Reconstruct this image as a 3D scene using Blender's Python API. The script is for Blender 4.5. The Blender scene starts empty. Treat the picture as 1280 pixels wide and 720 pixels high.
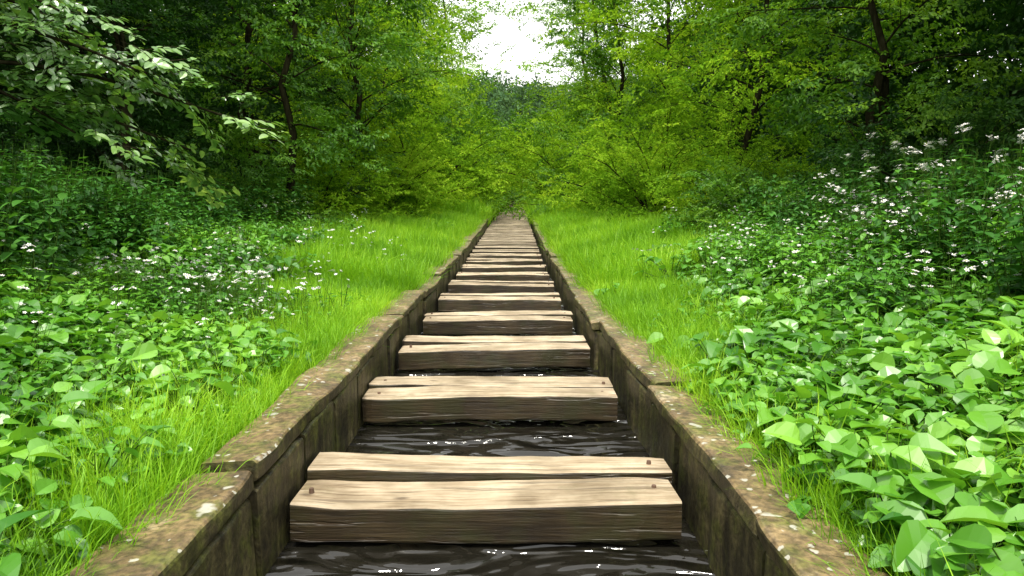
import bpy, math, random
import numpy as np
from mathutils import Vector, Matrix, noise as mn

R = np.random.default_rng(7)
random.seed(7)
scene = bpy.context.scene
scene.view_settings.view_transform = 'Standard'
scene.view_settings.look = 'None'
scene.view_settings.exposure = 0
HC = 1.19

# ------------------------------------------------------------ layout functions
CY = np.array([-60, 0, 2.8, 5, 9, 14, 20, 27, 36, 50, 62, 90, 400.])
CX = np.array([-.1, -.10, -.11, -.145, -.165, -.16, -.13, -.08, .02, .22, .5, 1.2, 1.2])
def cx(y): return np.interp(y, CY, CX)
def pz(y):
    y = np.asarray(y, float)
    yy = np.minimum(y, 75)
    return .038*(np.sqrt((yy-12)**2+16)+(yy-12))/2 - .0
def sstep(a, b, x):
    t = np.clip((x-a)/(b-a), 0, 1); return t*t*(3-2*t)
def wob(x, y):
    return (np.sin(x*1.7+y*.6)+np.sin(x*.6-y*1.1+2)+np.sin(x*2.9+y*2.3+1)*.5)
def gz(x, y):
    x = np.asarray(x, float); y = np.asarray(y, float)
    rel = x-cx(y); a = np.abs(rel)
    b = pz(y)+.13
    s = np.maximum(0, a-1.15)
    slope = np.where(rel < 0, .135, .145)
    bank = slope*np.minimum(s, 11)+.28*np.maximum(0, np.minimum(s-11, 60))
    bank = bank + .03*wob(x, y)*sstep(0, 1.5, s)
    hill = 23*sstep(85, 190, y)+ 0*x
    z = b+bank*(1-.6*sstep(60,120,y))+hill+1.5*np.sin(x*.05+y*.02)*sstep(80,150,y)
    chan = 1-sstep(.95, 1.0, a)
    chan = chan*(1-sstep(63, 64, y))
    return z*(1-chan)+(pz(y)-.6)*chan

# ------------------------------------------------------------ node helpers
def newmat(name):
    m = bpy.data.materials.new(name); m.use_nodes = True
    nt = m.node_tree; nt.nodes.clear()
    out = nt.nodes.new('ShaderNodeOutputMaterial')
    return m, nt, out
def N(nt, t, **kw):
    n = nt.nodes.new(t)
    for k, v in kw.items(): setattr(n, k, v)
    return n
def ramp(nt, stops, interp='LINEAR'):
    r = nt.nodes.new('ShaderNodeValToRGB'); cr = r.color_ramp; cr.interpolation = interp
    while len(cr.elements) < len(stops): cr.elements.new(.5)
    for e, (p, c) in zip(cr.elements, stops):
        e.position = p; e.color = (c[0], c[1], c[2], 1) if len(c) == 3 else c
    return r
def mixc(nt, fac, a, b, mode='MIX'):
    m = nt.nodes.new('ShaderNodeMix'); m.data_type = 'RGBA'; m.blend_type = mode
    for s, v in ((0, fac), (6, a), (7, b)):
        if hasattr(v, 'is_output'): nt.links.new(v, m.inputs[s])
        elif s == 0: m.inputs[0].default_value = v
        else: m.inputs[s].default_value = (v[0], v[1], v[2], 1)
    return m.outputs[2]
def math_(nt, op, a, b=None, clamp=False):
    m = nt.nodes.new('ShaderNodeMath'); m.operation = op; m.use_clamp = clamp
    for i, v in enumerate((a, b)):
        if v is None: continue
        if hasattr(v, 'is_output'): nt.links.new(v, m.inputs[i])
        else: m.inputs[i].default_value = v
    return m.outputs[0]
def noise_(nt, vec, scale, detail=4, rough=.55, dist=0):
    n = N(nt, 'ShaderNodeTexNoise'); n.inputs['Scale'].default_value = scale
    n.inputs['Detail'].default_value = detail; n.inputs['Roughness'].default_value = rough
    n.inputs['Distortion'].default_value = dist
    if vec is not None: nt.links.new(vec, n.inputs['Vector'])
    return n.outputs['Fac']

def leafmat(name, dark, mid, light, trans=.35, rough=.45, gloss=.05, mode='INST'):
    m, nt, out = newmat(name); L = nt.links.new
    at = N(nt, 'ShaderNodeAttribute', attribute_name='var')
    f = math_(nt, 'MULTIPLY', at.outputs['Fac'], .38)
    if mode == 'CONST': f = math_(nt, 'ADD', f, .25)
    else:
        ra = N(nt, 'ShaderNodeAttribute', attribute_name='rnd')
        if mode == 'INST': ra.attribute_type = 'INSTANCER'
        else: f = math_(nt, 'ADD', f, math_(nt, 'MULTIPLY', math_(nt, 'SUBTRACT', N(nt, 'ShaderNodeObjectInfo').outputs['Random'], .5), .22))
        f = math_(nt, 'ADD', f, ra.outputs['Fac'], True)
    r = ramp(nt, [(0.08, dark), (.5, mid), (.95, light)]); L(f, r.inputs[0])
    p = N(nt, 'ShaderNodeBsdfDiffuse'); L(r.outputs[0], p.inputs['Color'])
    t = N(nt, 'ShaderNodeBsdfTranslucent')
    r2 = ramp(nt, [(pp, (min(1, c[0]*1.4), min(1, c[1]*1.28), c[2]*.6)) for pp, c in ((0.08, dark), (.5, mid), (.95, light))]); L(f, r2.inputs[0])
    L(r2.outputs[0], t.inputs[0])
    mx = N(nt, 'ShaderNodeMixShader'); mx.inputs[0].default_value = trans
    L(p.outputs[0], mx.inputs[1]); L(t.outputs[0], mx.inputs[2])
    if gloss > 0:
        g = N(nt, 'ShaderNodeBsdfGlossy'); g.inputs['Roughness'].default_value = rough
        m2 = N(nt, 'ShaderNodeMixShader'); m2.inputs[0].default_value = gloss
        L(mx.outputs[0], m2.inputs[1]); L(g.outputs[0], m2.inputs[2]); mx = m2
    L(mx.outputs[0], out.inputs[0])
    return m
RM = 'REAL'
M_bright = leafmat('leaf_bright', (.05, .14, .008), (.19, .38, .020), (.42, .62, .05), .42, gloss=0, mode=RM)
M_mid = leafmat('leaf_mid', (.026, .095, .008), (.09, .24, .016), (.24, .44, .04), .38, gloss=.025, mode=RM)
M_dark = leafmat('leaf_dark', (.010, .038, .007), (.024, .08, .010), (.06, .16, .02), .28, gloss=.015, mode=RM)
M_hill = leafmat('leaf_hill', (.045, .10, .05), (.075, .15, .06), (.12, .21, .08), .2, gloss=0, mode=RM)  # bluish tint: distance haze put into the leaf colour
M_near = leafmat('leaf_near', (.07, .19, .03), (.16, .33, .06), (.34, .50, .14), .33, .34, .13, mode=RM)
M_grass = leafmat('grass_blade', (.09, .25, .008), (.21, .45, .018), (.40, .65, .045), .4, .5, .02)
M_herb = leafmat('herb_leaf', (.03, .13, .012), (.09, .28, .020), (.19, .44, .045), .33, .42, .045)
M_herbd = leafmat('herb_leaf_dark', (.017, .075, .012), (.042, .155, .018), (.09, .26, .035), .3, .45, .03)
M_broad = leafmat('broad_leaf', (.03, .145, .012), (.11, .32, .022), (.24, .50, .055), .34, .38, .065)
M_stem = leafmat('stem', (.04, .08, .015), (.06, .12, .02), (.09, .16, .03), .1, gloss=0, mode='CONST')
def simple(name, col, rough=.6):
    m, nt, out = newmat(name); p = N(nt, 'ShaderNodeBsdfPrincipled')
    geo = N(nt, 'ShaderNodeNewGeometry')
    n = noise_(nt, geo.outputs['Position'], 9, 5)
    c = mixc(nt, n, [v*.55 for v in col], [min(1, v*1.35) for v in col])
    nt.links.new(c, p.inputs['Base Color']); p.inputs['Roughness'].default_value = rough
    nt.links.new(p.outputs[0], out.inputs[0]); return m
M_petal = simple('petal_white', (.72, .72, .70), .6)
M_yel = simple('petal_centre', (.6, .45, .05))
def barkmat():
    m, nt, out = newmat('bark'); geo = N(nt, 'ShaderNodeNewGeometry')
    mp = N(nt, 'ShaderNodeMapping'); mp.inputs['Scale'].default_value = (6, 6, 1.2)
    nt.links.new(geo.outputs['Position'], mp.inputs[0])
    n = noise_(nt, mp.outputs[0], 3, 5, .65)
    r = ramp(nt, [(.3, (.008, .008, .004)), (.55, (.022, .021, .010)), (.8, (.05, .046, .026))]); nt.links.new(n, r.inputs[0])
    p = N(nt, 'ShaderNodeBsdfDiffuse')
    nt.links.new(r.outputs[0], p.inputs['Color'])
    b = N(nt, 'ShaderNodeBump'); b.inputs['Strength'].default_value = .8; b.inputs['Distance'].default_value = .03
    nt.links.new(n, b.inputs['Height']); nt.links.new(b.outputs[0], p.inputs['Normal'])
    nt.links.new(p.outputs[0], out.inputs[0]); return m
M_bark = barkmat()

# ------------------------------------------------------------ mesh builder
class MB:
    def __init__(s): s.v = []; s.f = []; s.m = []; s.a = []
    def add(s, vs, fs, mi=0, var=0.5):
        o = len(s.v); s.v.extend([tuple(v) for v in vs])
        for f in fs: s.f.append(tuple(i+o for i in f)); s.m.append(mi)
        s.a.extend([var]*len(vs))
    def mesh(s, name, mats, smooth=False, attr='var'):
        me = bpy.data.meshes.new(name); me.from_pydata(s.v, [], s.f)
        for m in mats: me.materials.append(m)
        me.polygons.foreach_set('material_index', s.m)
        at = me.attributes.new(attr, 'FLOAT', 'POINT'); at.data.foreach_set('value', s.a)
        if smooth: me.polygons.foreach_set('use_smooth', [True]*len(s.f))
        me.update(); return me
def nrm(v):
    v = np.asarray(v, float); return v/(np.linalg.norm(v)+1e-9)
def leaf(mb, base, d, up, L, W, mi=0, var=.5, hi=False, curl=.15, fold=.25, prof=None, wave=.02):
    d = nrm(d); side = nrm(np.cross(d, up)); n = np.cross(side, d)
    base = np.asarray(base, float)
    if not hi:
        mid = base+d*L*.42
        vs = [base, mid+side*W/2+n*fold*W*.5, base+d*L-n*curl*L, mid-side*W/2+n*fold*W*.5]
        mb.add(vs, [(0, 1, 2), (0, 2, 3)], mi, var)
    else:
        T = [0, .1, .28, .5, .74, .92, 1]; P = prof or [0.03, .55, .95, 1, .72, .28, 0]
        vs = []
        for t, w in zip(T, P):
            c = base+d*L*t-n*curl*L*t*t
            e1 = n*(fold*W*.5*w)+n*random.uniform(-wave, wave)*W
            e2 = n*(fold*W*.5*w)+n*random.uniform(-wave, wave)*W
            vs += [c+side*W/2*w+e1, c, c-side*W/2*w+e2]
        fs = []
        for i in range(len(T)-1):
            a = 3*i; fs += [(a, a+1, a+4, a+3), (a+1, a+2, a+5, a+4)]
        mb.add(vs, fs, mi, var)
def tube(mb, pts, rad, sides=5, mi=0, var=.5):
    pts = [np.asarray(p, float) for p in pts]; vs = []; n = len(pts)
    for i, p in enumerate(pts):
        t = nrm(pts[min(i+1, n-1)]-pts[max(i-1, 0)])
        ref = np.array([0, 0, 1.]) if abs(t[2]) < .9 else np.array([1., 0, 0])
        u = nrm(np.cross(t, ref)); w = np.cross(t, u)
        for k in range(sides):
            a = 2*math.pi*k/sides; vs.append(p+(u*math.cos(a)+w*math.sin(a))*rad[i])
    fs = []
    for i in range(n-1):
        for k in range(sides):
            k2 = (k+1) % sides; fs.append((i*sides+k, i*sides+k2, (i+1)*sides+k2, (i+1)*sides+k))
    mb.add(vs, fs, mi, var)

def mkobj(name, me, parent=None, loc=None):
    o = bpy.data.objects.new(name, me); scene.collection.objects.link(o)
    if parent is not None: o.parent = parent
    if loc is not None: o.location = loc
    return o
def mkcoll(name, meshes):
    c = bpy.data.collections.new(name)
    for i, me in enumerate(meshes):
        o = bpy.data.objects.new('%s_%02d' % (name, i), me); c.objects.link(o)
    return c

# ------------------------------------------------------------ GN scatter (instanced ground cover)
def gn_group(coll):
    ng = bpy.data.node_groups.new('scatter_'+coll.name, 'GeometryNodeTree')
    ng.interface.new_socket('Geometry', in_out='INPUT', socket_type='NodeSocketGeometry')
    ng.interface.new_socket('Geometry', in_out='OUTPUT', socket_type='NodeSocketGeometry')
    gi = ng.nodes.new('NodeGroupInput'); go = ng.nodes.new('NodeGroupOutput')
    ci = ng.nodes.new('GeometryNodeCollectionInfo'); ci.inputs['Collection'].default_value = coll
    ci.inputs['Separate Children'].default_value = True; ci.inputs['Reset Children'].default_value = True
    iop = ng.nodes.new('GeometryNodeInstanceOnPoints'); iop.inputs['Pick Instance'].default_value = True
    def attr(nm, ty):
        n = ng.nodes.new('GeometryNodeInputNamedAttribute'); n.data_type = ty
        n.inputs['Name'].default_value = nm
        return next(o for o in n.outputs if o.enabled and o.name == 'Attribute')
    e2r = ng.nodes.new('FunctionNodeEulerToRotation')
    ng.links.new(attr('rot', 'FLOAT_VECTOR'), e2r.inputs[0])
    ng.links.new(gi.outputs[0], iop.inputs['Points']); ng.links.new(ci.outputs[0], iop.inputs['Instance'])
    ng.links.new(attr('idx', 'INT'), iop.inputs['Instance Index'])
    ng.links.new(e2r.outputs[0], iop.inputs['Rotation']); ng.links.new(attr('scl', 'FLOAT_VECTOR'), iop.inputs['Scale'])
    ng.links.new(iop.outputs[0], go.inputs[0])
    return ng
GG = {}
def clumpval(P, clump):
    n = len(P)
    g = np.array([mn.noise(Vector(p)*clump)+.5*mn.noise(Vector(p)*clump*2.3) for p in P.tolist()])
    return np.clip(.27*R.random(n)+.18+.46*g, 0, .8)
def scatter(name, coll, P, rot, scl, parent=None, clump=.45):
    P = np.asarray(P, np.float32); n = len(P)
    me = bpy.data.meshes.new(name); me.vertices.add(n); me.vertices.foreach_set('co', P.ravel())
    idx = R.integers(0, len(coll.objects), n)
    scl = np.asarray(scl, np.float32)
    if scl.ndim == 1: scl = np.repeat(scl[:, None], 3, 1)
    a = me.attributes.new('rot', 'FLOAT_VECTOR', 'POINT'); a.data.foreach_set('vector', np.asarray(rot, np.float32).ravel())
    a = me.attributes.new('scl', 'FLOAT_VECTOR', 'POINT'); a.data.foreach_set('vector', scl.ravel())
    a = me.attributes.new('idx', 'INT', 'POINT'); a.data.foreach_set('value', np.asarray(idx, np.int32))
    a = me.attributes.new('rnd', 'FLOAT', 'POINT'); a.data.foreach_set('value', clumpval(P, clump).astype(np.float32))
    o = mkobj(name, me, parent); k = coll.name
    if k not in GG: GG[k] = gn_group(coll)
    md = o.modifiers.new('scatter', 'NODES'); md.node_group = GG[k]
    return o
# ------------------------------------------------------------ baked foliage meshes
def src_arrays(mb):
    V = np.array(mb.v); A = np.array(mb.a); F = []; M = []
    for f, m in zip(mb.f, mb.m):
        for i in range(1, len(f)-1): F.append((f[0], f[i], f[i+1])); M.append(m)
    return V, np.array(F), np.array(M), A
def bake(name, srcs, mats, P, rot, scl, clump=.45):
    P = np.asarray(P, float); rot = np.asarray(rot, float); scl = np.asarray(scl, float); n = len(P)
    g = clumpval(P, clump); idx = R.integers(0, len(srcs), n)
    cx_, cy_, cz_ = np.cos(rot).T; sx, sy, sz = np.sin(rot).T
    M3 = np.stack([np.stack([cy_*cz_, sx*sy*cz_-cx_*sz, cx_*sy*cz_+sx*sz], -1),
                   np.stack([cy_*sz, sx*sy*sz+cx_*cz_, cx_*sy*sz-sx*cz_], -1),
                   np.stack([-sy, sx*cy_, cx_*cy_], -1)], 1)*scl[:, None, None]
    Vs = []; Fs = []; Ms = []; As = []; Gs = []; o = 0
    for k, (V, F, M, A) in enumerate(srcs):
        s = np.where(idx == k)[0]; m = len(s)
        if m == 0: continue
        W = np.einsum('nij,vj->nvi', M3[s], V)+P[s][:, None, :]
        Vs.append(W.reshape(-1, 3)); nv = len(V)
        Fs.append((F[None]+(np.arange(m)*nv)[:, None, None]+o).reshape(-1, 3)); o += m*nv
        Ms.append(np.tile(M, m)); As.append(np.tile(A, m)); Gs.append(np.repeat(g[s], nv))
    V = np.concatenate(Vs).astype(np.float32); F = np.concatenate(Fs).astype(np.int32); nf = len(F)
    me = bpy.data.meshes.new(name); me.vertices.add(len(V)); me.vertices.foreach_set('co', V.ravel())
    me.loops.add(nf*3); me.loops.foreach_set('vertex_index', F.ravel())
    me.polygons.add(nf); me.polygons.foreach_set('loop_start', np.arange(0, nf*3, 3, dtype=np.int32))
    for m in mats: me.materials.append(m)
    me.polygons.foreach_set('material_index', np.concatenate(Ms).astype(np.int32))
    a = me.attributes.new('var', 'FLOAT', 'POINT'); a.data.foreach_set('value', np.concatenate(As).astype(np.float32))
    a = me.attributes.new('rnd', 'FLOAT', 'POINT'); a.data.foreach_set('value', np.concatenate(Gs).astype(np.float32))
    me.update(calc_edges=True)
    me.polygons.foreach_set('use_smooth', np.zeros(nf, bool))
    return me

# ------------------------------------------------------------ source plants
def spray(nl=46, L=.75, ll=.1, lw=.055, hi=False, flat=.5, seed=0):
    random.seed(seed); mb = MB()
    def u(a, b): return random.uniform(a, b)
    tw = [((0, 0, 0), (L, 0, -.12*L))]
    for k in range(5):
        s = .15+.16*k; sg = 1 if k % 2 else -1; l = L*(.6-.07*k)
        b = np.array([L*s, 0, -.12*L*s*s]); a = sg*u(.6, 1.0)
        tw.append((b, b+np.array([math.cos(a)*l, math.sin(a)*l, u(-.25, .12)*l])))
    for i, (a, b) in enumerate(tw):
        a = np.array(a, float); b = np.array(b, float)
        if hi: tube(mb, [a, (a+b)/2+[0, 0, .02], b], [.005, .004, .002], 3, 1)
    ws = [np.linalg.norm(np.array(b)-np.array(a)) for a, b in tw]
    for i in range(nl):
        a, b = random.choices(tw, ws)[0]; a = np.array(a, float); b = np.array(b, float)
        t = u(.08, 1); p = a+(b-a)*t+np.array([0, 0, u(-.02, .03)])
        d = nrm(b-a); sg = random.choice((-1, 1)); ang = sg*u(.3, 1.25)
        dd = np.array([d[0]*math.cos(ang)-d[1]*math.sin(ang), d[0]*math.sin(ang)+d[1]*math.cos(ang), u(-.75, .25)*flat*1.5])
        up = nrm([u(-1, 1)*flat, u(-1, 1)*flat, 1])
        s = u(.65, 1.25)
        leaf(mb, p, dd, up, ll*s, lw*s, 0, random.random(), hi, u(.05, .35), u(.1, .4))
    return src_arrays(mb)
def sprayset(mat, seed, **kw): return ([spray(seed=i*3+seed, **kw) for i in range(4)], [mat, M_bark])
S_bright = sprayset(M_bright, 1, nl=54, ll=.092, lw=.05, flat=.65)
S_mid = sprayset(M_mid, 2, nl=54, ll=.098, lw=.055, flat=.6)
S_dark = sprayset(M_dark, 3, nl=46, ll=.11, lw=.065, flat=.7)
S_hill = sprayset(M_hill, 4, nl=40, ll=.14, lw=.085, flat=1.0)
S_near = sprayset(M_near, 5, nl=46, L=.7, ll=.105, lw=.062, hi=True, flat=.3)

def tuft(seed, n=48, h=.25, spread=.13, w=.0055):
    random.seed(seed); mb = MB()
    for i in range(n):
        a = random.uniform(0, 6.28); r = spread*math.sqrt(random.random())
        b = np.array([math.cos(a)*r, math.sin(a)*r, -.02]); H = h*random.uniform(.5, 1.15)
        a2 = a+random.uniform(-1.6, 1.6); ln = random.uniform(.1, .75)*H; d = np.array([math.cos(a2), math.sin(a2), 0])
        s = np.array([-d[1], d[0], 0])*w*random.uniform(.6, 1.3)/2
        vs = []
        for t in (0, .4, .75):
            c = b+np.array([0, 0, H*(t-.25*t*t*(ln/H))])+d*ln*t*t; k = 1-.5*t
            vs += [c+s*k, c-s*k]
        vs.append(b+np.array([0, 0, H*(1-.35*ln/H)])+d*ln)
        mb.add(vs, [(0, 1, 3, 2), (2, 3, 5, 4), (4, 5, 6)], 0, random.random())
    return mb.mesh('tuft', [M_grass])
C_grass = mkcoll('tufts', [tuft(i, h=.2+.03*i) for i in range(5)])

def rosette(seed, nl=11, ll=.105, lw=.076, h=.16, mat=None, spread=.12):
    random.seed(seed); mb = MB()
    for i in range(nl):
        a = i*2.4+random.uniform(-.5, .5); r = spread*random.uniform(.3, 1.1); hh = h*random.uniform(.4, 1.2)
        p = np.array([math.cos(a)*r, math.sin(a)*r, hh]); s = random.uniform(.55, 1.15)
        tube(mb, [(0, 0, 0), p*np.array([.45, .45, .7]), p], [.003, .0025, .002], 3, 1)
        a2 = a+random.uniform(-.8, .8)
        leaf(mb, p, (math.cos(a2), math.sin(a2), random.uniform(-.45, .4)), (random.uniform(-.45, .45), random.uniform(-.45, .45), 1),
             ll*s, lw*s, 0, random.random(), True, random.uniform(.1, .5), random.uniform(.2, .6),
             [0.05, .62, .96, 1, .70, .26, 0], .06)
    return mb.mesh('rosette', [mat, M_stem], smooth=False)
C_broad = mkcoll('broadleaf', [rosette(i, mat=M_broad) for i in range(6)])
C_small = mkcoll('smallleaf', [rosette(20+i, nl=18, ll=.058, lw=.045, h=.17, spread=.15, mat=M_herb) for i in range(5)])
def fl(mb, c, r, pm=2):
    n = nrm([random.uniform(-.6, .6), random.uniform(-1.0, .3), 1]); u = nrm(np.cross(n, [1, 0, .1])); w = np.cross(n, u)
    for p in range(5):
        a = p*1.2566+random.random()*.2; vs = [c]
        for da, rr in ((-.42, .75), (0, 1), (.42, .75)):
            vs.append(c+(u*math.cos(a+da)+w*math.sin(a+da))*r*rr+n*r*.15)
        mb.add(vs, [(0, 1, 2, 3)], pm)
    vs = [c+n*r*.18+(u*math.cos(k*1.2566)+w*math.sin(k*1.2566))*r*.22 for k in range(5)]
    mb.add(vs, [(0, 1, 2, 3, 4)], 3)
def nettle(seed, H=.55, mat=None, flowers=0, ns=3, nk=9, lsz=.1, fr=.012):
    random.seed(seed); mb = MB()
    for st in range(ns):
        a0 = random.uniform(0, 6.28); b = np.array([math.cos(a0), math.sin(a0), 0])*.07
        top = b*(2.2+H)+np.array([random.uniform(-.05, .05), random.uniform(-.05, .05), H*random.uniform(.7, 1.1)])
        tube(mb, [b, (b+top)/2+[.01, 0, 0], top], [.004, .003, .002], 3, 1)
        for k in range(nk):
            t = .15+.85*k/nk; c = b+(top-b)*t; az = k*1.57+a0; s = (1.1-.55*t)*random.uniform(.8, 1.15)
            for sg in (0, math.pi):
                leaf(mb, c, (math.cos(az+sg), math.sin(az+sg), random.uniform(-.35, .25)), (0, 0, 1), lsz*s, lsz*.6*s, 0, random.random(), True, random.uniform(.1, .4), .25)
        for k in range(flowers):
            rr = random.uniform(0, .055); az = random.uniform(0, 6.28)
            c = top+np.array([math.cos(az)*rr, math.sin(az)*rr, .05+random.uniform(-.03, .02)])
            tube(mb, [top, c], [.0015, .001], 3, 1)
            fl(mb, c, fr*random.uniform(.75, 1.25))
    return mb.mesh('nettle', [mat, M_stem, M_petal, M_yel])
C_net = mkcoll('nettles', [nettle(40+i, .5+.05*i, M_herb) for i in range(4)])
C_netd = mkcoll('nettles_dark', [nettle(50+i, .55+.06*i, M_herbd) for i in range(4)])
C_flow = mkcoll('flowering', [nettle(60+i, .5, M_herb, 7) for i in range(4)])
C_tall = mkcoll('tallflower', [nettle(70+i, 1.05, M_herb, 12, 3, 14, .085, .016) for i in range(4)])
def flowersprig(seed):
    random.seed(seed); mb = MB()
    for st in range(4):
        a0 = random.uniform(0, 6.28); top = np.array([math.cos(a0)*.13*random.random(), math.sin(a0)*.13*random.random(), random.uniform(.2, .34)])
        tube(mb, [(0, 0, 0), top*[.5, .5, .6], top], [.002, .0015, .001], 3, 1)
        for k in range(2): fl(mb, top+np.array([random.uniform(-.02, .02), random.uniform(-.02, .02), random.uniform(0, .01)]), random.uniform(.009, .016))
        leaf(mb, top*.6, (math.cos(a0), math.sin(a0), .2), (0, 0, 1), .05, .025, 0, .5)
    return mb.mesh('sprig', [M_herb, M_stem, M_petal, M_yel])
C_sprig = mkcoll('sprigs', [flowersprig(80+i) for i in range(4)])

# ------------------------------------------------------------ ground
def ground():
    rx = np.concatenate([-np.geomspace(200, 1.3, 70), [-1.15, -1.0, -.95, -.5, 0, .5, .95, 1.0, 1.15], np.geomspace(1.3, 200, 70)])
    ys = np.concatenate([np.linspace(-40, 0, 20)[:-1], np.linspace(0, 12, 70)[:-1], np.linspace(12, 62.9, 110), [63.0, 64.0], np.geomspace(65, 420, 50)])
    Y, X = np.meshgrid(ys, rx, indexing='ij'); X = X+cx(Y)
    Z = gz(X, Y); v = np.stack([X, Y, Z], -1).reshape(-1, 3); nx = len(rx); ny = len(ys)
    f = [(j*nx+i, j*nx+i+1, (j+1)*nx+i+1, (j+1)*nx+i) for j in range(ny-1) for i in range(nx-1)]
    me = bpy.data.meshes.new('ground'); me.from_pydata(v.tolist(), [], f)
    me.polygons.foreach_set('use_smooth', [True]*len(f))
    m, nt, out = newmat('soil_turf'); geo = N(nt, 'ShaderNodeNewGeometry')
    n = noise_(nt, geo.outputs['Position'], 5, 4, .65)
    r = ramp(nt, [(.3, (.02, .035, .008)), (.5, (.035, .07, .012)), (.7, (.06, .13, .018))]); nt.links.new(n, r.inputs[0])
    p = N(nt, 'ShaderNodeBsdfDiffuse')
    nt.links.new(r.outputs[0], p.inputs['Color']); nt.links.new(p.outputs[0], out.inputs[0])
    me.materials.append(m); mkobj('ground', me)
ground()

# ------------------------------------------------------------ water
def water():
    ys = np.linspace(-20, 63.5, 400); v = []; f = []
    for y in ys:
        for s in (-.9, .9): v.append((cx(y)+s, y, pz(y)-.2))
    for j in range(len(ys)-1): f.append((2*j, 2*j+1, 2*j+3, 2*j+2))
    me = bpy.data.meshes.new('water'); me.from_pydata(v, [], f)
    m, nt, out = newmat('stream_water'); geo = N(nt, 'ShaderNodeNewGeometry')
    mp = N(nt, 'ShaderNodeMapping'); mp.inputs['Scale'].default_value = (.9, 2.1, 1); nt.links.new(geo.outputs['Position'], mp.inputs[0])
    n1 = noise_(nt, mp.outputs[0], 2.2, 1, .45, 1.5); n2 = noise_(nt, mp.outputs[0], 8, 1, .4, 1.0)
    msk = ramp(nt, [(.45, (0, 0, 0)), (.62, (1, 1, 1))]); nt.links.new(noise_(nt, geo.outputs['Position'], 1.7, 2), msk.inputs[0])
    h = math_(nt, 'ADD', n1, math_(nt, 'MULTIPLY', math_(nt, 'MULTIPLY', n2, msk.outputs[0]), .16))
    b = N(nt, 'ShaderNodeBump'); b.inputs['Strength'].default_value = 1; b.inputs['Distance'].default_value = .15
    nt.links.new(h, b.inputs['Height'])
    p = N(nt, 'ShaderNodeBsdfPrincipled'); p.inputs['Base Color'].default_value = (.012, .011, .008, 1)
    p.inputs['Roughness'].default_value = .025; p.inputs['IOR'].default_value = 1.55
    nt.links.new(b.outputs[0], p.inputs['Normal']); nt.links.new(p.outputs[0], out.inputs[0])
    me.materials.append(m); mkobj('water', me)
water()

# ------------------------------------------------------------ beams (planks, walls)
def rrect(w, h, r, k=3):
    pts = []
    for (sx, sy, a0) in ((1, 1, 0), (-1, 1, 90), (-1, -1, 180), (1, -1, 270)):
        for i in range(k+1):
            a = math.radians(a0+90*i/k); pts.append((sx*(w/2-r)+r*math.cos(a), sy*(h/2-r)+r*math.sin(a)))
    return pts
def beam(mb, axis, x0, x1, cy_, cz_, w, h, r=.012, seg=20, var=.5, amp=.006, mi_top=0, mi_side=1, seed=0, amp2=.0):
    sec = rrect(w, h, r); n = len(sec); vs = []
    for i in range(seg+1):
        t = i/seg; s = x0+(x1-x0)*t
        endk = 1-.5*r/w if i in (0, seg) else 1
        for (a, b) in sec:
            q = Vector((s*1.3+seed*7.1, a*4+seed, b*4)); q2 = q*4.5
            d1 = mn.noise(q)*amp*2+mn.noise(q2)*amp*.8
            d2 = mn.noise(q+Vector((9, 3, 5)))*amp*2+mn.noise(q2+Vector((4, 4, 4)))*amp*.8
            a2 = a*endk+d1; b2 = b*endk+d2+amp2*math.sin(t*3.1+seed)
            if axis == 'x': vs.append((s, cy_+a2, cz_+b2))
            else: vs.append((float(cx(s))+cy_+a2, s, cz_+b2+float(pz(s))))
    fs = []; mi = []
    for i in range(seg):
        for k in range(n):
            k2 = (k+1) % n; fs.append((i*n+k, i*n+k2, (i+1)*n+k2, (i+1)*n+k))
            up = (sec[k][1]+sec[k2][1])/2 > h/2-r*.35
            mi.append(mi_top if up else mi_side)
    o = len(mb.v); mb.v.extend(vs); mb.a.extend([var]*len(vs))
    if axis == 'x': fs = [f[::-1] for f in fs]
    for f, m in zip(fs, mi): mb.f.append(tuple(j+o for j in f)); mb.m.append(m)
    e0 = tuple(o+k for k in range(n)); e1 = tuple(o+seg*n+k for k in range(n))
    mb.f.append(e0 if axis == 'x' else e0[::-1]); mb.m.append(mi_side); mb.f.append(e1[::-1] if axis == 'x' else e1); mb.m.append(mi_side)

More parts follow.
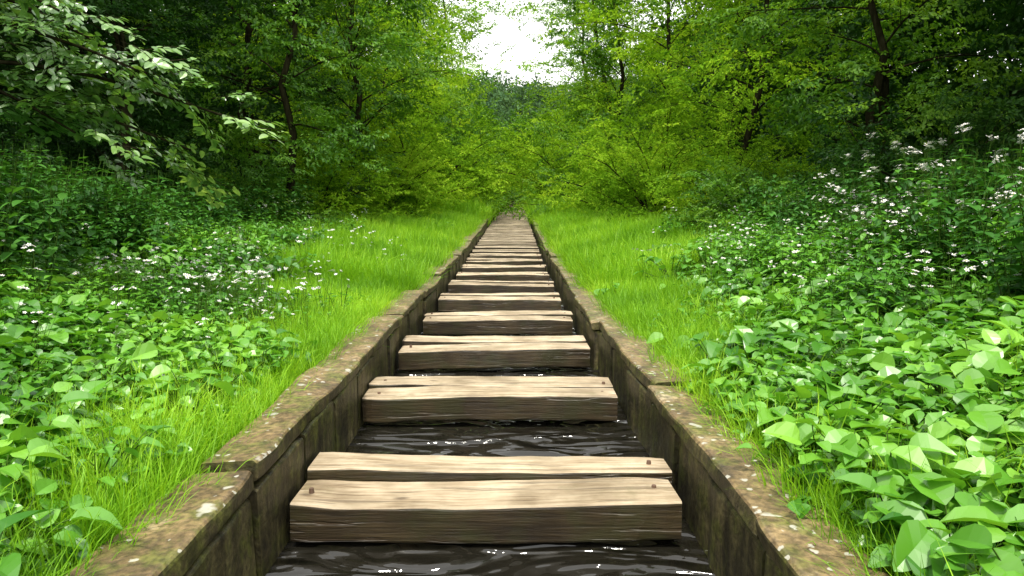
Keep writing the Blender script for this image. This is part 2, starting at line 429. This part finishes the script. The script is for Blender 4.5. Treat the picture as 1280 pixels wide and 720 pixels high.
def woodmat(name, cols, wet_shade=0):
    m, nt, out = newmat(name); L = nt.links.new; geo = N(nt, 'ShaderNodeNewGeometry')
    at = N(nt, 'ShaderNodeAttribute', attribute_name='var')
    off = N(nt, 'ShaderNodeVectorMath', operation='SCALE'); off.inputs[0].default_value = (13, 7, 5); L(at.outputs['Fac'], off.inputs['Scale'])
    ad = N(nt, 'ShaderNodeVectorMath', operation='ADD'); L(geo.outputs['Position'], ad.inputs[0]); L(off.outputs[0], ad.inputs[1])
    mp = N(nt, 'ShaderNodeMapping'); mp.inputs['Scale'].default_value = (1.1, 16, 16); L(ad.outputs[0], mp.inputs[0])
    n = noise_(nt, mp.outputs[0], 2.2, 9, .62, .35)
    mp2 = N(nt, 'ShaderNodeMapping'); mp2.inputs['Scale'].default_value = (1.2, 45, 45); L(ad.outputs[0], mp2.inputs[0])
    nf = noise_(nt, mp2.outputs[0], 3, 4, .6)
    big = noise_(nt, ad.outputs[0], 2.6, 5, .6)
    r = ramp(nt, cols); L(math_(nt, 'ADD', math_(nt, 'MULTIPLY', n, .6), math_(nt, 'MULTIPLY', nf, .4)), r.inputs[0])
    br = ramp(nt, [(.35, (.58, .54, .47)), (.6, (1.1, 1.08, 1.05))]); L(big, br.inputs[0])
    c = mixc(nt, 1, r.outputs[0], br.outputs[0], 'MULTIPLY')
    vv = ramp(nt, [(0, (.78, .76, .72)), (1, (1.15, 1.15, 1.15))]); L(at.outputs['Fac'], vv.inputs[0])
    c = mixc(nt, 1, c, vv.outputs[0], 'MULTIPLY')
    mp4 = N(nt, 'ShaderNodeMapping'); mp4.inputs['Scale'].default_value = (1.0, 22, 22); L(ad.outputs[0], mp4.inputs[0])
    ck = ramp(nt, [(.60, (0, 0, 0)), (.64, (1, 1, 1))]); L(noise_(nt, mp4.outputs[0], 1.3, 3, .5, .2), ck.inputs[0])
    c = mixc(nt, math_(nt, 'MULTIPLY', ck.outputs[0], .45), c, (.06, .04, .022))
    vo = N(nt, 'ShaderNodeTexVoronoi'); mp3 = N(nt, 'ShaderNodeMapping'); mp3.inputs['Scale'].default_value = (2.2, 5, 5)
    L(ad.outputs[0], mp3.inputs[0]); L(mp3.outputs[0], vo.inputs['Vector']); vo.inputs['Scale'].default_value = 1
    kr = ramp(nt, [(.03, (1, 1, 1)), (.09, (0, 0, 0))]); L(vo.outputs['Distance'], kr.inputs[0])
    c = mixc(nt, math_(nt, 'MULTIPLY', kr.outputs[0], .7), c, (.05, .028, .012))
    al = ramp(nt, [(.45, (0, 0, 0)), (.62, (1, 1, 1))] if wet_shade else [(.58, (0, 0, 0)), (.74, (1, 1, 1))]); L(noise_(nt, ad.outputs[0], 5, 5, .6), al.inputs[0])
    c = mixc(nt, math_(nt, 'MULTIPLY', al.outputs[0], .6), c, (.03, .032, .008) if wet_shade else (.15, .13, .06))
    p = N(nt, 'ShaderNodeBsdfPrincipled'); p.inputs['Roughness'].default_value = .58-.16*wet_shade; L(c, p.inputs['Base Color'])
    b = N(nt, 'ShaderNodeBump'); b.inputs['Strength'].default_value = .9; b.inputs['Distance'].default_value = .006
    L(math_(nt, 'SUBTRACT', math_(nt, 'ADD', n, math_(nt, 'MULTIPLY', nf, .5)), math_(nt, 'MULTIPLY', ck.outputs[0], .6)), b.inputs['Height']); L(b.outputs[0], p.inputs['Normal']); L(p.outputs[0], out.inputs[0]); return m
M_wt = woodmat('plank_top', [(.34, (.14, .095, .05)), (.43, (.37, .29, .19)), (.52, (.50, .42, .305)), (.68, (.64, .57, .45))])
M_ws = woodmat('plank_side_damp_shaded', [(.3, (.010, .007, .003)), (.45, (.034, .024, .011)), (.6, (.07, .051, .024)), (.78, (.14, .105, .055))], 1)  # damp algae-stained wood, darkened further by side-face shade put into the colour

def wallmat(top):
    m, nt, out = newmat('mossy_coping' if top else 'mossy_wall'); L = nt.links.new; geo = N(nt, 'ShaderNodeNewGeometry')
    at = N(nt, 'ShaderNodeAttribute', attribute_name='var')
    off = N(nt, 'ShaderNodeVectorMath', operation='SCALE'); off.inputs[0].default_value = (3, 7, 5); L(at.outputs['Fac'], off.inputs['Scale'])
    ad = N(nt, 'ShaderNodeVectorMath', operation='ADD'); L(geo.outputs['Position'], ad.inputs[0]); L(off.outputs[0], ad.inputs[1])
    pos = ad.outputs[0]
    a = noise_(nt, pos, 4, 9, .68); b_ = noise_(nt, pos, 7, 8, .65); c_ = noise_(nt, pos, 38, 4, .6)
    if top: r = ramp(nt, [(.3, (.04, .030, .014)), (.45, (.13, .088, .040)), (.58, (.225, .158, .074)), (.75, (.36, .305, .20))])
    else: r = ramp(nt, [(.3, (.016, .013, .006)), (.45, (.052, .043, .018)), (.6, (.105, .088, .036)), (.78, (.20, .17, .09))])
    L(a, r.inputs[0])
    ms = ramp(nt, [(.48, (0, 0, 0)), (.60, (1, 1, 1))]); L(b_, ms.inputs[0])
    c = mixc(nt, math_(nt, 'MULTIPLY', ms.outputs[0], .7), r.outputs[0], (.105, .12, .018) if top else (.08, .09, .013))
    gr = ramp(nt, [(.35, (.5, .5, .5)), (.65, (1.35, 1.35, 1.35))]); L(c_, gr.inputs[0])
    c = mixc(nt, 1, c, gr.outputs[0], 'MULTIPLY')
    if not top:
        mp = N(nt, 'ShaderNodeMapping'); mp.inputs['Scale'].default_value = (9, 9, 1.0); L(pos, mp.inputs[0])
        st = ramp(nt, [(.42, (.4, .38, .34)), (.6, (1.2, 1.2, 1.15))]); L(noise_(nt, mp.outputs[0], 1.6, 5, .6), st.inputs[0])
        c = mixc(nt, .8, c, st.outputs[0], 'MULTIPLY')
    else:
        for sc, lo, hi_, gt in ((6, .13, .2, .45), (22, .2, .27, .68)):
            vo = N(nt, 'ShaderNodeTexVoronoi'); vo.inputs['Scale'].default_value = sc
            dn = N(nt, 'ShaderNodeVectorMath', operation='SCALE'); dn.inputs['Scale'].default_value = .8/sc
            nn = N(nt, 'ShaderNodeTexNoise'); nn.inputs['Scale'].default_value = sc*2; L(pos, nn.inputs['Vector']); L(nn.outputs['Color'], dn.inputs[0])
            a2 = N(nt, 'ShaderNodeVectorMath', operation='ADD'); L(pos, a2.inputs[0]); L(dn.outputs[0], a2.inputs[1]); L(a2.outputs[0], vo.inputs['Vector'])
            lr = ramp(nt, [(lo, (1, 1, 1)), (hi_, (0, 0, 0))]); L(vo.outputs['Distance'], lr.inputs[0])
            sel = N(nt, 'ShaderNodeSeparateColor'); L(vo.outputs['Color'], sel.inputs[0])
            g = math_(nt, 'GREATER_THAN', sel.outputs[0], gt)
            c = mixc(nt, math_(nt, 'MULTIPLY', math_(nt, 'MULTIPLY', lr.outputs[0], g), .75), c, (.46, .45, .39))
    p = N(nt, 'ShaderNodeBsdfPrincipled'); p.inputs['Roughness'].default_value = .52; L(c, p.inputs['Base Color'])
    b = N(nt, 'ShaderNodeBump'); b.inputs['Strength'].default_value = .9; b.inputs['Distance'].default_value = .015
    L(math_(nt, 'ADD', math_(nt, 'ADD', a, math_(nt, 'MULTIPLY', b_, .6)), math_(nt, 'MULTIPLY', c_, .35)), b.inputs['Height'])
    L(b.outputs[0], p.inputs['Normal']); L(p.outputs[0], out.inputs[0]); return m
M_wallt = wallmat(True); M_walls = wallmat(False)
M_bolt = simple('rusty_iron', (.12, .07, .045), .55)

def boardwalk():
    root = bpy.data.objects.new('boardwalk', None); scene.collection.objects.link(root)
    mb = MB(); bb = MB()
    ys = [-2.0, -.4, 1.1, 2.64, 4.18, 5.64, 7.15, 8.8, 10.3, 11.7, 13.0, 14.2]
    sp = 1.12
    while ys[-1] < 62: ys.append(ys[-1]+sp); sp = max(.72, sp*.965)
    rr = random.Random(5)
    for i, y in enumerate(ys):
        c = float(cx(y)); z = float(pz(y)); hw = .80
        near = y < 16
        j = lambda a: rr.uniform(-a, a)
        seg = 26 if near else 6
        fw = .25+j(.03); bw = .23+j(.02)
        sag = .010*(1 if near else .3)
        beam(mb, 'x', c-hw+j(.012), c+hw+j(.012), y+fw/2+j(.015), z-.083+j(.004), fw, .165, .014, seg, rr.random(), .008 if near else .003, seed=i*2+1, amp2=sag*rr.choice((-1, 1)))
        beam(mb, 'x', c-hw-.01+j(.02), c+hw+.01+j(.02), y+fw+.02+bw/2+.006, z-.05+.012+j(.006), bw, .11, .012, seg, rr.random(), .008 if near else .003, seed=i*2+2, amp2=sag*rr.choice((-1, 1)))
        if near:
            for sx in (-1, 1):
                for dy, dz in ((fw*.5, 0), (fw+bw*.5, .014)):
                    X = c+sx*(hw-.07)+j(.02); Y = y+dy+j(.04); r = .012
                    zt = z+dz-.002
                    vs = [(X+r*math.cos(k*.785), Y+r*math.sin(k*.785), zt-.01) for k in range(8)]+[(X+r*.8*math.cos(k*.785), Y+r*.8*math.sin(k*.785), zt+.010) for k in range(8)]
                    fs = [(k, (k+1) % 8, 8+(k+1) % 8, 8+k) for k in range(8)]+[tuple(range(8, 16))]
                    bb.add(vs, fs)
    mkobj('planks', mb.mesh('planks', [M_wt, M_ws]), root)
    mkobj('bolts', bb.mesh('bolts', [M_bolt]), root)
boardwalk()

def wall(side, starts):
    root = bpy.data.objects.new('retaining_wall', None); scene.collection.objects.link(root)
    rr = random.Random(11+side); cap = MB(); body = MB(); ys = list(starts)
    while ys[-1] < 62: ys.append(ys[-1]+1.7+rr.uniform(-.12, .15))
    for i in range(len(ys)-1):
        y0, y1 = ys[i], ys[i+1]; near = y0 < 14
        wi = .245+rr.uniform(-.012, .02); inner = (.835 if side < 0 else .865)+rr.uniform(-.025, .02)
        dz = rr.uniform(-.025, .025); v = rr.random()
        off = side*(inner+wi/2)
        beam(cap, 'y', y0+.012, y1-.012, off, .205+dz, wi, .075, .02, 30 if near else 6, v, .012 if near else .003, seed=i*3+side+30)
        n = 3 if near else 2; e = (y1-y0)/n
        for k in range(n):
            a = y0+k*e+.012; b = y0+(k+1)*e-.012; ins = rr.uniform(-.022, .008); hh = .72
            t = wi-.02
            beam(body, 'y', a, b, side*(inner+.004-ins+t/2-.0), .160+dz-hh/2, t, hh, .018, 6 if near else 2, rr.random(), .012 if near else .002, 0, 0, seed=i*7+k+side*3+60)
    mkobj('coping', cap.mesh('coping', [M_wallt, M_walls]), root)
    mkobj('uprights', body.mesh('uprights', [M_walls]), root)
wall(-1, [-4.3, -2.6, -.9, .72, 2.40, 4.15, 6.0])
wall(1, [-4.8, -3.1, -1.4, .33, 2.01, 3.65, 5.75])

# ------------------------------------------------------------ ground cover scatter
def pts(n, x0, x1, y0, y1, ypow=1.0):
    y = y0+(y1-y0)*R.random(n)**ypow; a = x0+(x1-x0)*R.random(n)
    return a, y
def patch(x, y, s=1.0, o=0.0):
    return .5+.25*(np.sin(x*1.9*s+y*.8*s+o)+np.sin(x*.7*s-y*1.3*s+2*o+1))
def place(coll, n, side, amin, amax, y0, y1, scale, prob, ypow=1.6, tilt=.15, grow=.0, dz=-.01):
    a, y = pts(n, amin, amax, y0, y1, ypow)
    x = cx(y)+side*a
    k = R.random(n) < prob(a, y, x)
    a, y, x = a[k], y[k], x[k]; m = len(a)
    P = np.stack([x, y, gz(x, y)+dz], -1)
    rot = np.stack([R.normal(0, tilt, m), R.normal(0, tilt, m), R.random(m)*6.28], -1)
    s = scale*(.7+.6*R.random(m))*(1+grow*y)
    return P, rot, s
def combo(name, coll, parts):
    P = np.concatenate([p[0] for p in parts]); r = np.concatenate([p[1] for p in parts]); s = np.concatenate([p[2] for p in parts])
    return scatter(name, coll, P, r, s, clump=1.0)
def gw(side, y, x):
    w = (1.1+.16+.15*y) if side < 0 else (1.12+.05+.20*np.maximum(0, y-2.2))
    return w+.2*np.sin(y*1.3+side)+.12*np.sin(y*3.1)
parts = []
for sd in (-1, 1):
    A = 1.08 if sd < 0 else 1.10
    parts.append(place(C_grass, 5500, sd, A, 3.4, .6, 8, .80, lambda a, y, x, sd=sd: np.where(a < gw(sd, y, x)+(0 if sd < 0 else .1), 1, .16), 1.2, .2))
    parts.append(place(C_grass, 420, sd, A, A+.12, .6, 9, .75, lambda a, y, x: a > 0, 1.2, .25))
    parts.append(place(C_grass, 8000, sd, A, 6.5, 8, 26, 1.15, lambda a, y, x, sd=sd: np.where(a < gw(sd, y, x)+.3, 1, .12)*np.where(a<1.5,.8,1), 1.4, .2, .015))
    parts.append(place(C_grass, 3200, sd, A, 5.5, 26, 64, 2.2, lambda a, y, x, sd=sd: np.where(a < 4.2, 1, .1), 1.2, .2, .008))
    parts.append(place(C_grass, 700, sd, 0, 7, 64.2, 96, 3.5, lambda a, y, x: a >= 0, 1, .2))
    parts.append(place(C_grass, 900, sd, 1.12, 3.5, -4, .6, .8, lambda a, y, x: a > 0, 1, .2))
combo('grass', C_grass, parts)

parts = []
parts.append(place(C_broad, 2100, 1, 1.22, 3.8, .4, 4.6, .98, lambda a, y, x: np.where(a > gw(1, y, x)-.1, .95, .12), 1.1, .25))
parts.append(place(C_broad, 2000, 1, 1.3, 6.5, 4.6, 11, 1.1, lambda a, y, x: np.where(a > gw(1, y, x), .2+.6*(patch(x, y) > .5), .02), 1.2, .25))
parts.append(place(C_broad, 1900, -1, 1.2, 3.4, .6, 4.4, .88, lambda a, y, x: np.where(a > gw(-1, y, x)-.35, .7*(patch(x, y, 1.6) > .33)+.22, .10), 1.1, .25, dz=.03))
parts.append(place(C_broad, 1600, -1, 1.4, 6, 4.4, 12, .95, lambda a, y, x: np.where(a > gw(-1, y, x), .2+.5*(patch(x, y) > .55), .01), 1.2, .25))
parts.append(place(C_broad, 300, 1, 1.15, 3.6, -4, .4, 1.1, lambda a, y, x: a > 0, 1, .2))
combo('broadleaf_groundcover', C_broad, parts)

parts = []
for sd in (-1, 1):
    parts.append(place(C_small, 3200, sd, 1.15, 4.5, .6, 7, 1.0, lambda a, y, x, sd=sd: np.where(a > gw(sd, y, x)-.2, .7 if sd < 0 else .35, .04), 1.2, .2))
    parts.append(place(C_small, 4000, sd, 1.3, 8, 7, 22, 1.6, lambda a, y, x, sd=sd: np.where(a > gw(sd, y, x), .7*(patch(x, y, 1, 2) > .35), .01), 1.3, .2))
combo('clover_groundcover', C_small, parts)

parts = []
parts.append(place(C_net, 1400, -1, 2.0, 7.5, 4.5, 13, .75, lambda a, y, x: np.where(a > gw(-1, y, x)+.3, .6*(patch(x, y, 1, 1) > .42), 0), 1.2, .1))
parts.append(place(C_net, 1600, 1, 2.1, 7, 4.2, 13, .85, lambda a, y, x: np.where(a > gw(1, y, x)+.45, .8*(patch(x, y, 1, 3) > .35), 0), 1.2, .1))
combo('nettle_patch', C_net, parts)
parts = []
for sd in (-1, 1):
    parts.append(place(C_netd, 3000, sd, 3.2, 12, 4, 40, 1.2, lambda a, y, x, sd=sd: np.where(a > gw(sd, y, x)+(1.5 if sd<0 else 1.2), 1, 0), 1.5, .12))
    parts.append(place(C_netd, 900, sd, 4.2, 8, 5, 22, 1.35, lambda a, y, x, sd=sd: np.where(a > 4.4, 1, 0), 1.3, .12))
combo('undergrowth', C_netd, parts)

def blobs(centres, n):
    P = []
    for (x, y, s) in centres:
        P.append(np.stack([R.normal(x, s, n), R.normal(y, s*1.3, n)], -1))
    P = np.concatenate(P); P = P[np.abs(P[:, 0]-cx(P[:, 1])) > 1.3]; return P
def flowers(name, coll, centres, n, sc):
    Pf = blobs(centres, n); n = len(Pf); zz = gz(Pf[:, 0], Pf[:, 1])
    scatter(name, coll, np.stack([Pf[:, 0], Pf[:, 1], zz], -1), np.stack([R.normal(0, .1, n), R.normal(0, .1, n), R.random(n)*6.28], -1), sc(n))
flowers('white_wildflower', C_sprig, [(-2.2, 4.9, .3), (-1.9, 5.6, .3), (-2.9, 6.5, .4), (-2.9, 7.9, .4), (-3.4, 5.4, .4), (-1.75, 4.5, .2), (-2.6, 9.5, .5), (-2.6, 3.6, .4),
            (2.3, 6.3, .4), (2.6, 5.4, .4), (2.6, 8.2, .5), (3.4, 6.3, .4), (3.0, 4.6, .35), (3.2, 10, .6), (-3.5, 11, .8), (3.4, 3.9, .4)], 13, lambda n: .9+.7*R.random(n))
flowers('meadow_flower', C_flow, [(3.4, 6.2, .3), (4.0, 6.0, .4), (4.7, 7.0, .5), (3.3, 7.0, .25), (3.7, 5.0, .3), (4.3, 5.3, .3), (-5.2, 6.6, .5), (-4.0, 12.5, .8), (3.6, 11.5, .8)], 7, lambda n: 1.0+.6*R.random(n))
flowers('cow_parsley', C_tall, [(3.7, 6.0, .35), (4.3, 6.0, .4), (3.5, 7.8, .4), (4.8, 6.6, .5)], 5, lambda n: .7+.6*R.random(n))

# ------------------------------------------------------------ trees
def branch(mb, cl, start, d, L, r, rr, droop=.5, nsub=5, cs=1.0, dens=1.0, cstart=.0, subL=.42, sides=5):
    p = np.array(start, float); d = nrm(d); P = [p.copy()]; n = 6
    for i in range(n):
        d = nrm(d+np.array([rr.uniform(-.22, .22), rr.uniform(-.22, .22), rr.uniform(-.15, .15)-droop*.28]))
        p = p+d*L/n; P.append(p.copy())
    tube(mb, P, [max(.006, r*(1-.85*i/n)) for i in range(n+1)], sides)
    def at(t):
        q = t*n; i = min(int(q), n-1); return P[i]+(P[i+1]-P[i])*(q-i), nrm(P[i+1]-P[i])
    def drop(c, dd, k):
        for _ in range(k):
            j = np.array([rr.gauss(0, .2), rr.gauss(0, .2), rr.gauss(0, .2)])*cs*1.1
            yaw = math.atan2(dd[1], dd[0])+rr.gauss(0, .7)
            pitch = -math.asin(max(-1, min(1, dd[2])))*.7+rr.gauss(.18, .4)
            cl.append((c+j, (rr.gauss(0, .4), pitch, yaw), cs*rr.uniform(.65, 1.15)))
    step = .30*cs/dens; m = int(L*(1-cstart)/step)
    for i in range(m):
        t = cstart+(1-cstart)*(i+rr.random())/max(1, m); c, dd = at(min(t, .999)); drop(c, dd, 1)
    for k in range(nsub):
        t = .15+.82*(k+rr.random()*.8)/nsub; c, dd = at(min(t, .99)); sg = 1 if k % 2 else -1
        a = sg*rr.uniform(.6, 1.15); ll = L*subL*(1.15-.6*t)
        d2 = nrm([dd[0]*math.cos(a)-dd[1]*math.sin(a), dd[0]*math.sin(a)+dd[1]*math.cos(a), dd[2]+rr.uniform(-.4, .45)])
        e = c+d2*ll+np.array([0, 0, -droop*.12*ll]); mid = (c+e)/2+np.array([0, 0, .06*ll])
        tube(mb, [c, mid, e], [max(.005, r*.4*(1-t*.6)), r*.25*(1-t*.6)+.003, .004], 3)
        m = max(2, int(ll/step))
        for i in range(m): drop(c+(e-c)*((i+rr.random())/m), d2, 1 if rr.random() < .6 else 2)
    return P
def leafmesh(name, cl, S, minz=.1):
    P = np.array([c[0] for c in cl]); r = np.array([c[1] for c in cl]); s = np.array([c[2] for c in cl]); k = P[:, 2] > minz
    return bake(name, S[0], S[1], P[k], r[k], s[k], .6)
def tree_meshes(H, Rr, bf, S, seed, cs=1.0, dens=1.0, droop=.4, tr=.008):
    rr = random.Random(seed); mb = MB(); cl = []; P = []; px = py = 0; n = 9
    for i in range(n+1):
        t = i/n; P.append(np.array([px, py, -.15+H*.97*t])); px += rr.uniform(-.25, .25)*H/9; py += rr.uniform(-.25, .25)*H/9
    r0 = tr*H+.02
    tube(mb, P, [r0*(1.35 if i == 0 else 1)*(1-.88*i/n) for i in range(n+1)], 9)
    nl = int(H*2.5/cs**.6)
    for i in range(nl):
        t = bf+(1-bf)*((i+rr.random())/nl)**1.15; q = t*n*.999; k = min(int(q), n-1); s = P[k]+(P[k+1]-P[k])*(q-k)
        u = (t-bf)/(1-bf+1e-6); pr = (.55+.9*u*(1-u)*2.0) * (1-.75*max(0, u-.6)/.4)
        az = i*2.39996+rr.uniform(-.6, .6); el = rr.uniform(.15, .95)+.4*u
        L = Rr*pr*rr.uniform(.6, 1.3)
        branch(mb, cl, s, (math.cos(az)*math.cos(el), math.sin(az)*math.cos(el), math.sin(el)), L, r0*.3*(1-.6*t), rr, droop, 5, cs, dens)
    return mb.mesh('limbs', [M_bark], smooth=True), leafmesh('crown', cl, S)
def shrub_meshes(H, Rr, S, seed, cs=1.0, dens=1.15, ns=15):
    rr = random.Random(seed); mb = MB(); cl = []
    for i in range(ns):
        az = i*2.39996+rr.uniform(-.3, .3); u = (i+.5)/ns
        el = 1.45-1.15*u**.8; L = (H*math.sin(el)**1.0*.95+Rr*math.cos(el))*rr.uniform(.8, 1.15)
        branch(mb, cl, (math.cos(az)*.15, math.sin(az)*.15, -.1), (math.cos(az)*math.cos(el), math.sin(az)*math.cos(el), math.sin(el)), L, .03+.004*H, rr, .38, 7, cs, dens, .12, .40)
    return mb.mesh('stems', [M_bark], smooth=True), leafmesh('bush', cl, S)
VD = [tree_meshes(10, 3.2, .24, S_dark, 1, tr=.011), tree_meshes(10, 3.2, .20, S_dark, 2, tr=.011)]
VM = [tree_meshes(10, 3.2, .14, S_mid, 3), tree_meshes(10, 3.0, .10, S_mid, 4)]
VB = [tree_meshes(10, 3.0, .07, S_bright, 5), tree_meshes(10, 3.1, .06, S_bright, 6), tree_meshes(10, 2.9, .08, S_bright, 7)]
VH = [tree_meshes(9, 2.6, .42, S_mid, 8)]
VS = [shrub_meshes(4, 2.0, S_bright, 11), shrub_meshes(4, 1.9, S_bright, 12), shrub_meshes(4, 2.1, S_mid, 13)]
VSs = [shrub_meshes(2, 1.4, S_mid, 14, .85), shrub_meshes(2, 1.4, S_dark, 15, .85)]
cnt = 0
def put(name, var, x, y, sc, sub='trunk_and_limbs', rz=None, sz=None):
    global cnt; cnt += 1
    e = bpy.data.objects.new(name, None); scene.collection.objects.link(e)
    e.location = (x, y, float(gz(x, y))); e.rotation_euler = (0, 0, (cnt*2.1) % 6.28 if rz is None else rz)
    e.scale = (sc, sc, sz or sc)
    mkobj(sub, var[0], e); mkobj('foliage', var[1], e)
T = [
 (-6.3, 11.5, 9, VD[0]), (-5.0, 15.2, 10, VM[0]), (-8.8, 9.0, 9, VD[1]),
 (-4.9, 19.5, 11, VM[1]), (-9.2, 15, 11, VD[0]), (-8.2, 21, 12, VD[1]),
 (-5.0, 25.5, 12.0, VB[0]), (-5.4, 32, 14, VB[2]), (-6.0, 40, 16.5, VB[1]),
 (-6.6, 50, 19, VB[2]), (-8, 62, 21, VM[1]), (-12.5, 12, 12, VD[0]), (-12, 20, 13, VD[1]), (-11, 29, 14, VD[0]),
 (6.7, 12.6, 9.5, VM[0]), (8.2, 9.0, 9, VD[0]), (6.0, 18.8, 11, VB[0]), (10.5, 12.5, 10, VD[1]),
 (6.0, 26.5, 13, VB[1]), (5.9, 35, 15, VM[1]), (6.1, 45, 17.5, VB[2]), (7.2, 57, 20, VB[0]),
 (10, 19, 13, VD[0]), (12.5, 27, 14, VD[1]), (14, 17, 12, VD[0]), (-10.5, 40, 17, VD[1]), (12, 38, 17, VD[1]),
 (-9, 76, 20, VB[1]), (10.5, 74, 19, VM[1])]
for x, y, H, v in T: put('deciduous_tree', v, x, y, H/10)
put('deciduous_tree', VH[0], 5.9, 6.9, .95)
Sh = [(-4.2, 21, 3.0, VS[0]), (-4.0, 26, 3.8, VS[1]), (-3.9, 31, 4.5, VS[0]), (-3.8, 37, 5.4, VS[2]), (-3.6, 44, 6.3, VS[1]), (-3.5, 53, 6.8, VS[0]),
     (-5.0, 17.0, 2.6, VS[1]), (4.1, 19.5, 3.0, VS[0]), (4.0, 24, 3.5, VS[1]), (3.9, 29, 4.2, VS[2]), (3.8, 35, 4.9, VS[0]), (4.1, 42, 5.8, VS[1]), (4.5, 50, 6.4, VS[2]), (4.6, 60, 6.0, VS[0]),
     (-4.2, 66, 6.0, VS[2]), (-2.6, 82, 6.0, VS[0]), (3.6, 86, 6.5, VS[1]), (5.0, 15.5, 2.2, VS[0]), (6.2, 10.5, 1.6, VSs[1]), (-7.4, 12.5, 1.8, VSs[1]), (-7.2, 8.6, 1.3, VSs[1]), (4.6, 13, 1.3, VSs[0]), (-5.8, 14.6, 1.6, VSs[0])]
for x, y, H, v in Sh: put('shrub', v, x, y, H/(2 if v in VSs else 4), 'stems')

def neartree():
    rr = random.Random(77); root = bpy.data.objects.new('hazel_tree', None); scene.collection.objects.link(root)
    mb = MB(); cl = []; z0 = float(gz(-5.2, 5.3))-.1
    P = [np.array([-5.2+.05*math.sin(i), 5.3, z0+i*.8]) for i in range(8)]
    tube(mb, P, [.11*(1-.1*i) for i in range(8)], 9)
    ends = [((-2.05, 5.2, 1.85), 2.0), ((-2.6, 5.0, 2.15), 2.3), ((-3.0, 4.7, 2.5), 2.7), ((-2.5, 5.4, 1.65), 1.8), ((-3.3, 4.6, 2.9), 3.0), ((-3.2, 5.1, 1.75), 2.0), ((-3.6, 4.9, 3.3), 3.3), ((-3.5, 5.9, 2.6), 2.6)]
    for e, zs in ends:
        s = np.array([-5.2, 5.3, zs+.25]); e = np.array(e); d = e-s; L = np.linalg.norm(d)
        Q = [s+d*t+np.array([0, 0, .22*math.sin(t*3.14)]) for t in np.linspace(0, 1, 7)]
        tube(mb, Q, [.02*(1-.8*t)+.004 for t in np.linspace(0, 1, 7)], 5)
        for k in range(14):
            t = .40+.58*(k+rr.random())/14; c = s+d*t+np.array([0, rr.gauss(0, .18), .22*math.sin(t*3.14)+rr.gauss(0, .09)])
            yaw = math.atan2(d[1], d[0])+rr.gauss(0, .75)
            cl.append((c, (rr.gauss(0, .3), rr.gauss(.22, .22), yaw), rr.uniform(.45, .85)))
    for i in range(8):
        az = i*2.4; t = 3.6+.3*i
        if math.cos(az) < -.2: branch(mb, cl, (-5.2, 5.3, z0+t), (math.cos(az), math.sin(az), .3), 1.6, .03, rr)
    mkobj('trunk_and_limbs', mb.mesh('limbs', [M_bark], smooth=True), root); mkobj('foliage', leafmesh('hazel_leaves', cl, S_near), root)
neartree()

def block():
    n = 1300; x = R.uniform(-6, 6, n); y = R.uniform(-13, 13, n); z = .28*x+13*R.random(n)
    return bake('forest_block', S_dark[0], S_dark[1], np.stack([x, y, z], -1), np.stack([R.normal(0, .5, n), R.normal(.25, .4, n), R.random(n)*6.28], -1), R.uniform(2.4, 3.6, n))
FB = block()
for sd in (-1, 1):
    for yc in (14, 39, 64):
        xx = sd*18.5; o = mkobj('background_forest', FB, None, (xx, yc, float(gz(xx, yc)))); o.rotation_euler = (0, 0, 0 if sd > 0 else math.pi)
def hilltree(seed):
    m = 26; h, r = 7, 3.3; th = R.random(m)*6.28; u = R.random(m); q = np.sqrt(R.random(m))*r*np.sqrt(1-(u*.95)**2)
    P = np.stack([np.cos(th)*q, np.sin(th)*q, 1+h*u], -1)
    return bake('hilltree', S_hill[0], S_hill[1], P, np.stack([R.normal(0, .6, m), R.normal(.2, .5, m), R.random(m)*6.28], -1), R.uniform(3.0, 4.6, m))
C_ht = mkcoll('hilltrees', [hilltree(i) for i in range(4)])
n = 480; x = R.uniform(-70, 70, n); y = R.uniform(98, 200, n)
scatter('distant_forest', C_ht, np.stack([x, y, gz(x, y)-.3], -1), np.stack([np.zeros(n), np.zeros(n), R.random(n)*6.28], -1), R.uniform(.75, 1.3, n), clump=.1)

# ------------------------------------------------------------ light
EL, AZ = 67, 186
w = bpy.data.worlds.new('World'); scene.world = w; w.use_nodes = True; nt = w.node_tree; nt.nodes.clear()
sky = nt.nodes.new('ShaderNodeTexSky'); sky.sky_type = 'NISHITA'; sky.sun_disc = False
sky.sun_elevation = math.radians(EL); sky.sun_rotation = math.radians(AZ); sky.dust_density = 3
col = mixc(nt, .88, sky.outputs[0], (16.5, 16.4, 16))
bg = nt.nodes.new('ShaderNodeBackground'); bg.inputs[1].default_value = .13; nt.links.new(col, bg.inputs[0])
wo = nt.nodes.new('ShaderNodeOutputWorld'); nt.links.new(bg.outputs[0], wo.inputs[0])
sl = bpy.data.lights.new('sun', 'SUN'); sl.energy = 5.0; sl.angle = math.radians(6); sl.color = (1, .95, .84)
so = bpy.data.objects.new('sun', sl); scene.collection.objects.link(so)
d = Vector((math.sin(math.radians(AZ))*math.cos(math.radians(EL)), math.cos(math.radians(AZ))*math.cos(math.radians(EL)), math.sin(math.radians(EL))))
so.rotation_euler = d.to_track_quat('Z', 'Y').to_euler(); so.location = d*50

cam = bpy.data.cameras.new('camera'); cam.lens = 24; cam.sensor_width = 36; cam.clip_end = 2000; cam.clip_start = .05
co = bpy.data.objects.new('camera', cam); scene.collection.objects.link(co)
co.location = (0, 0, HC); co.rotation_euler = (math.radians(90-6.55), 0, 0); scene.camera = co
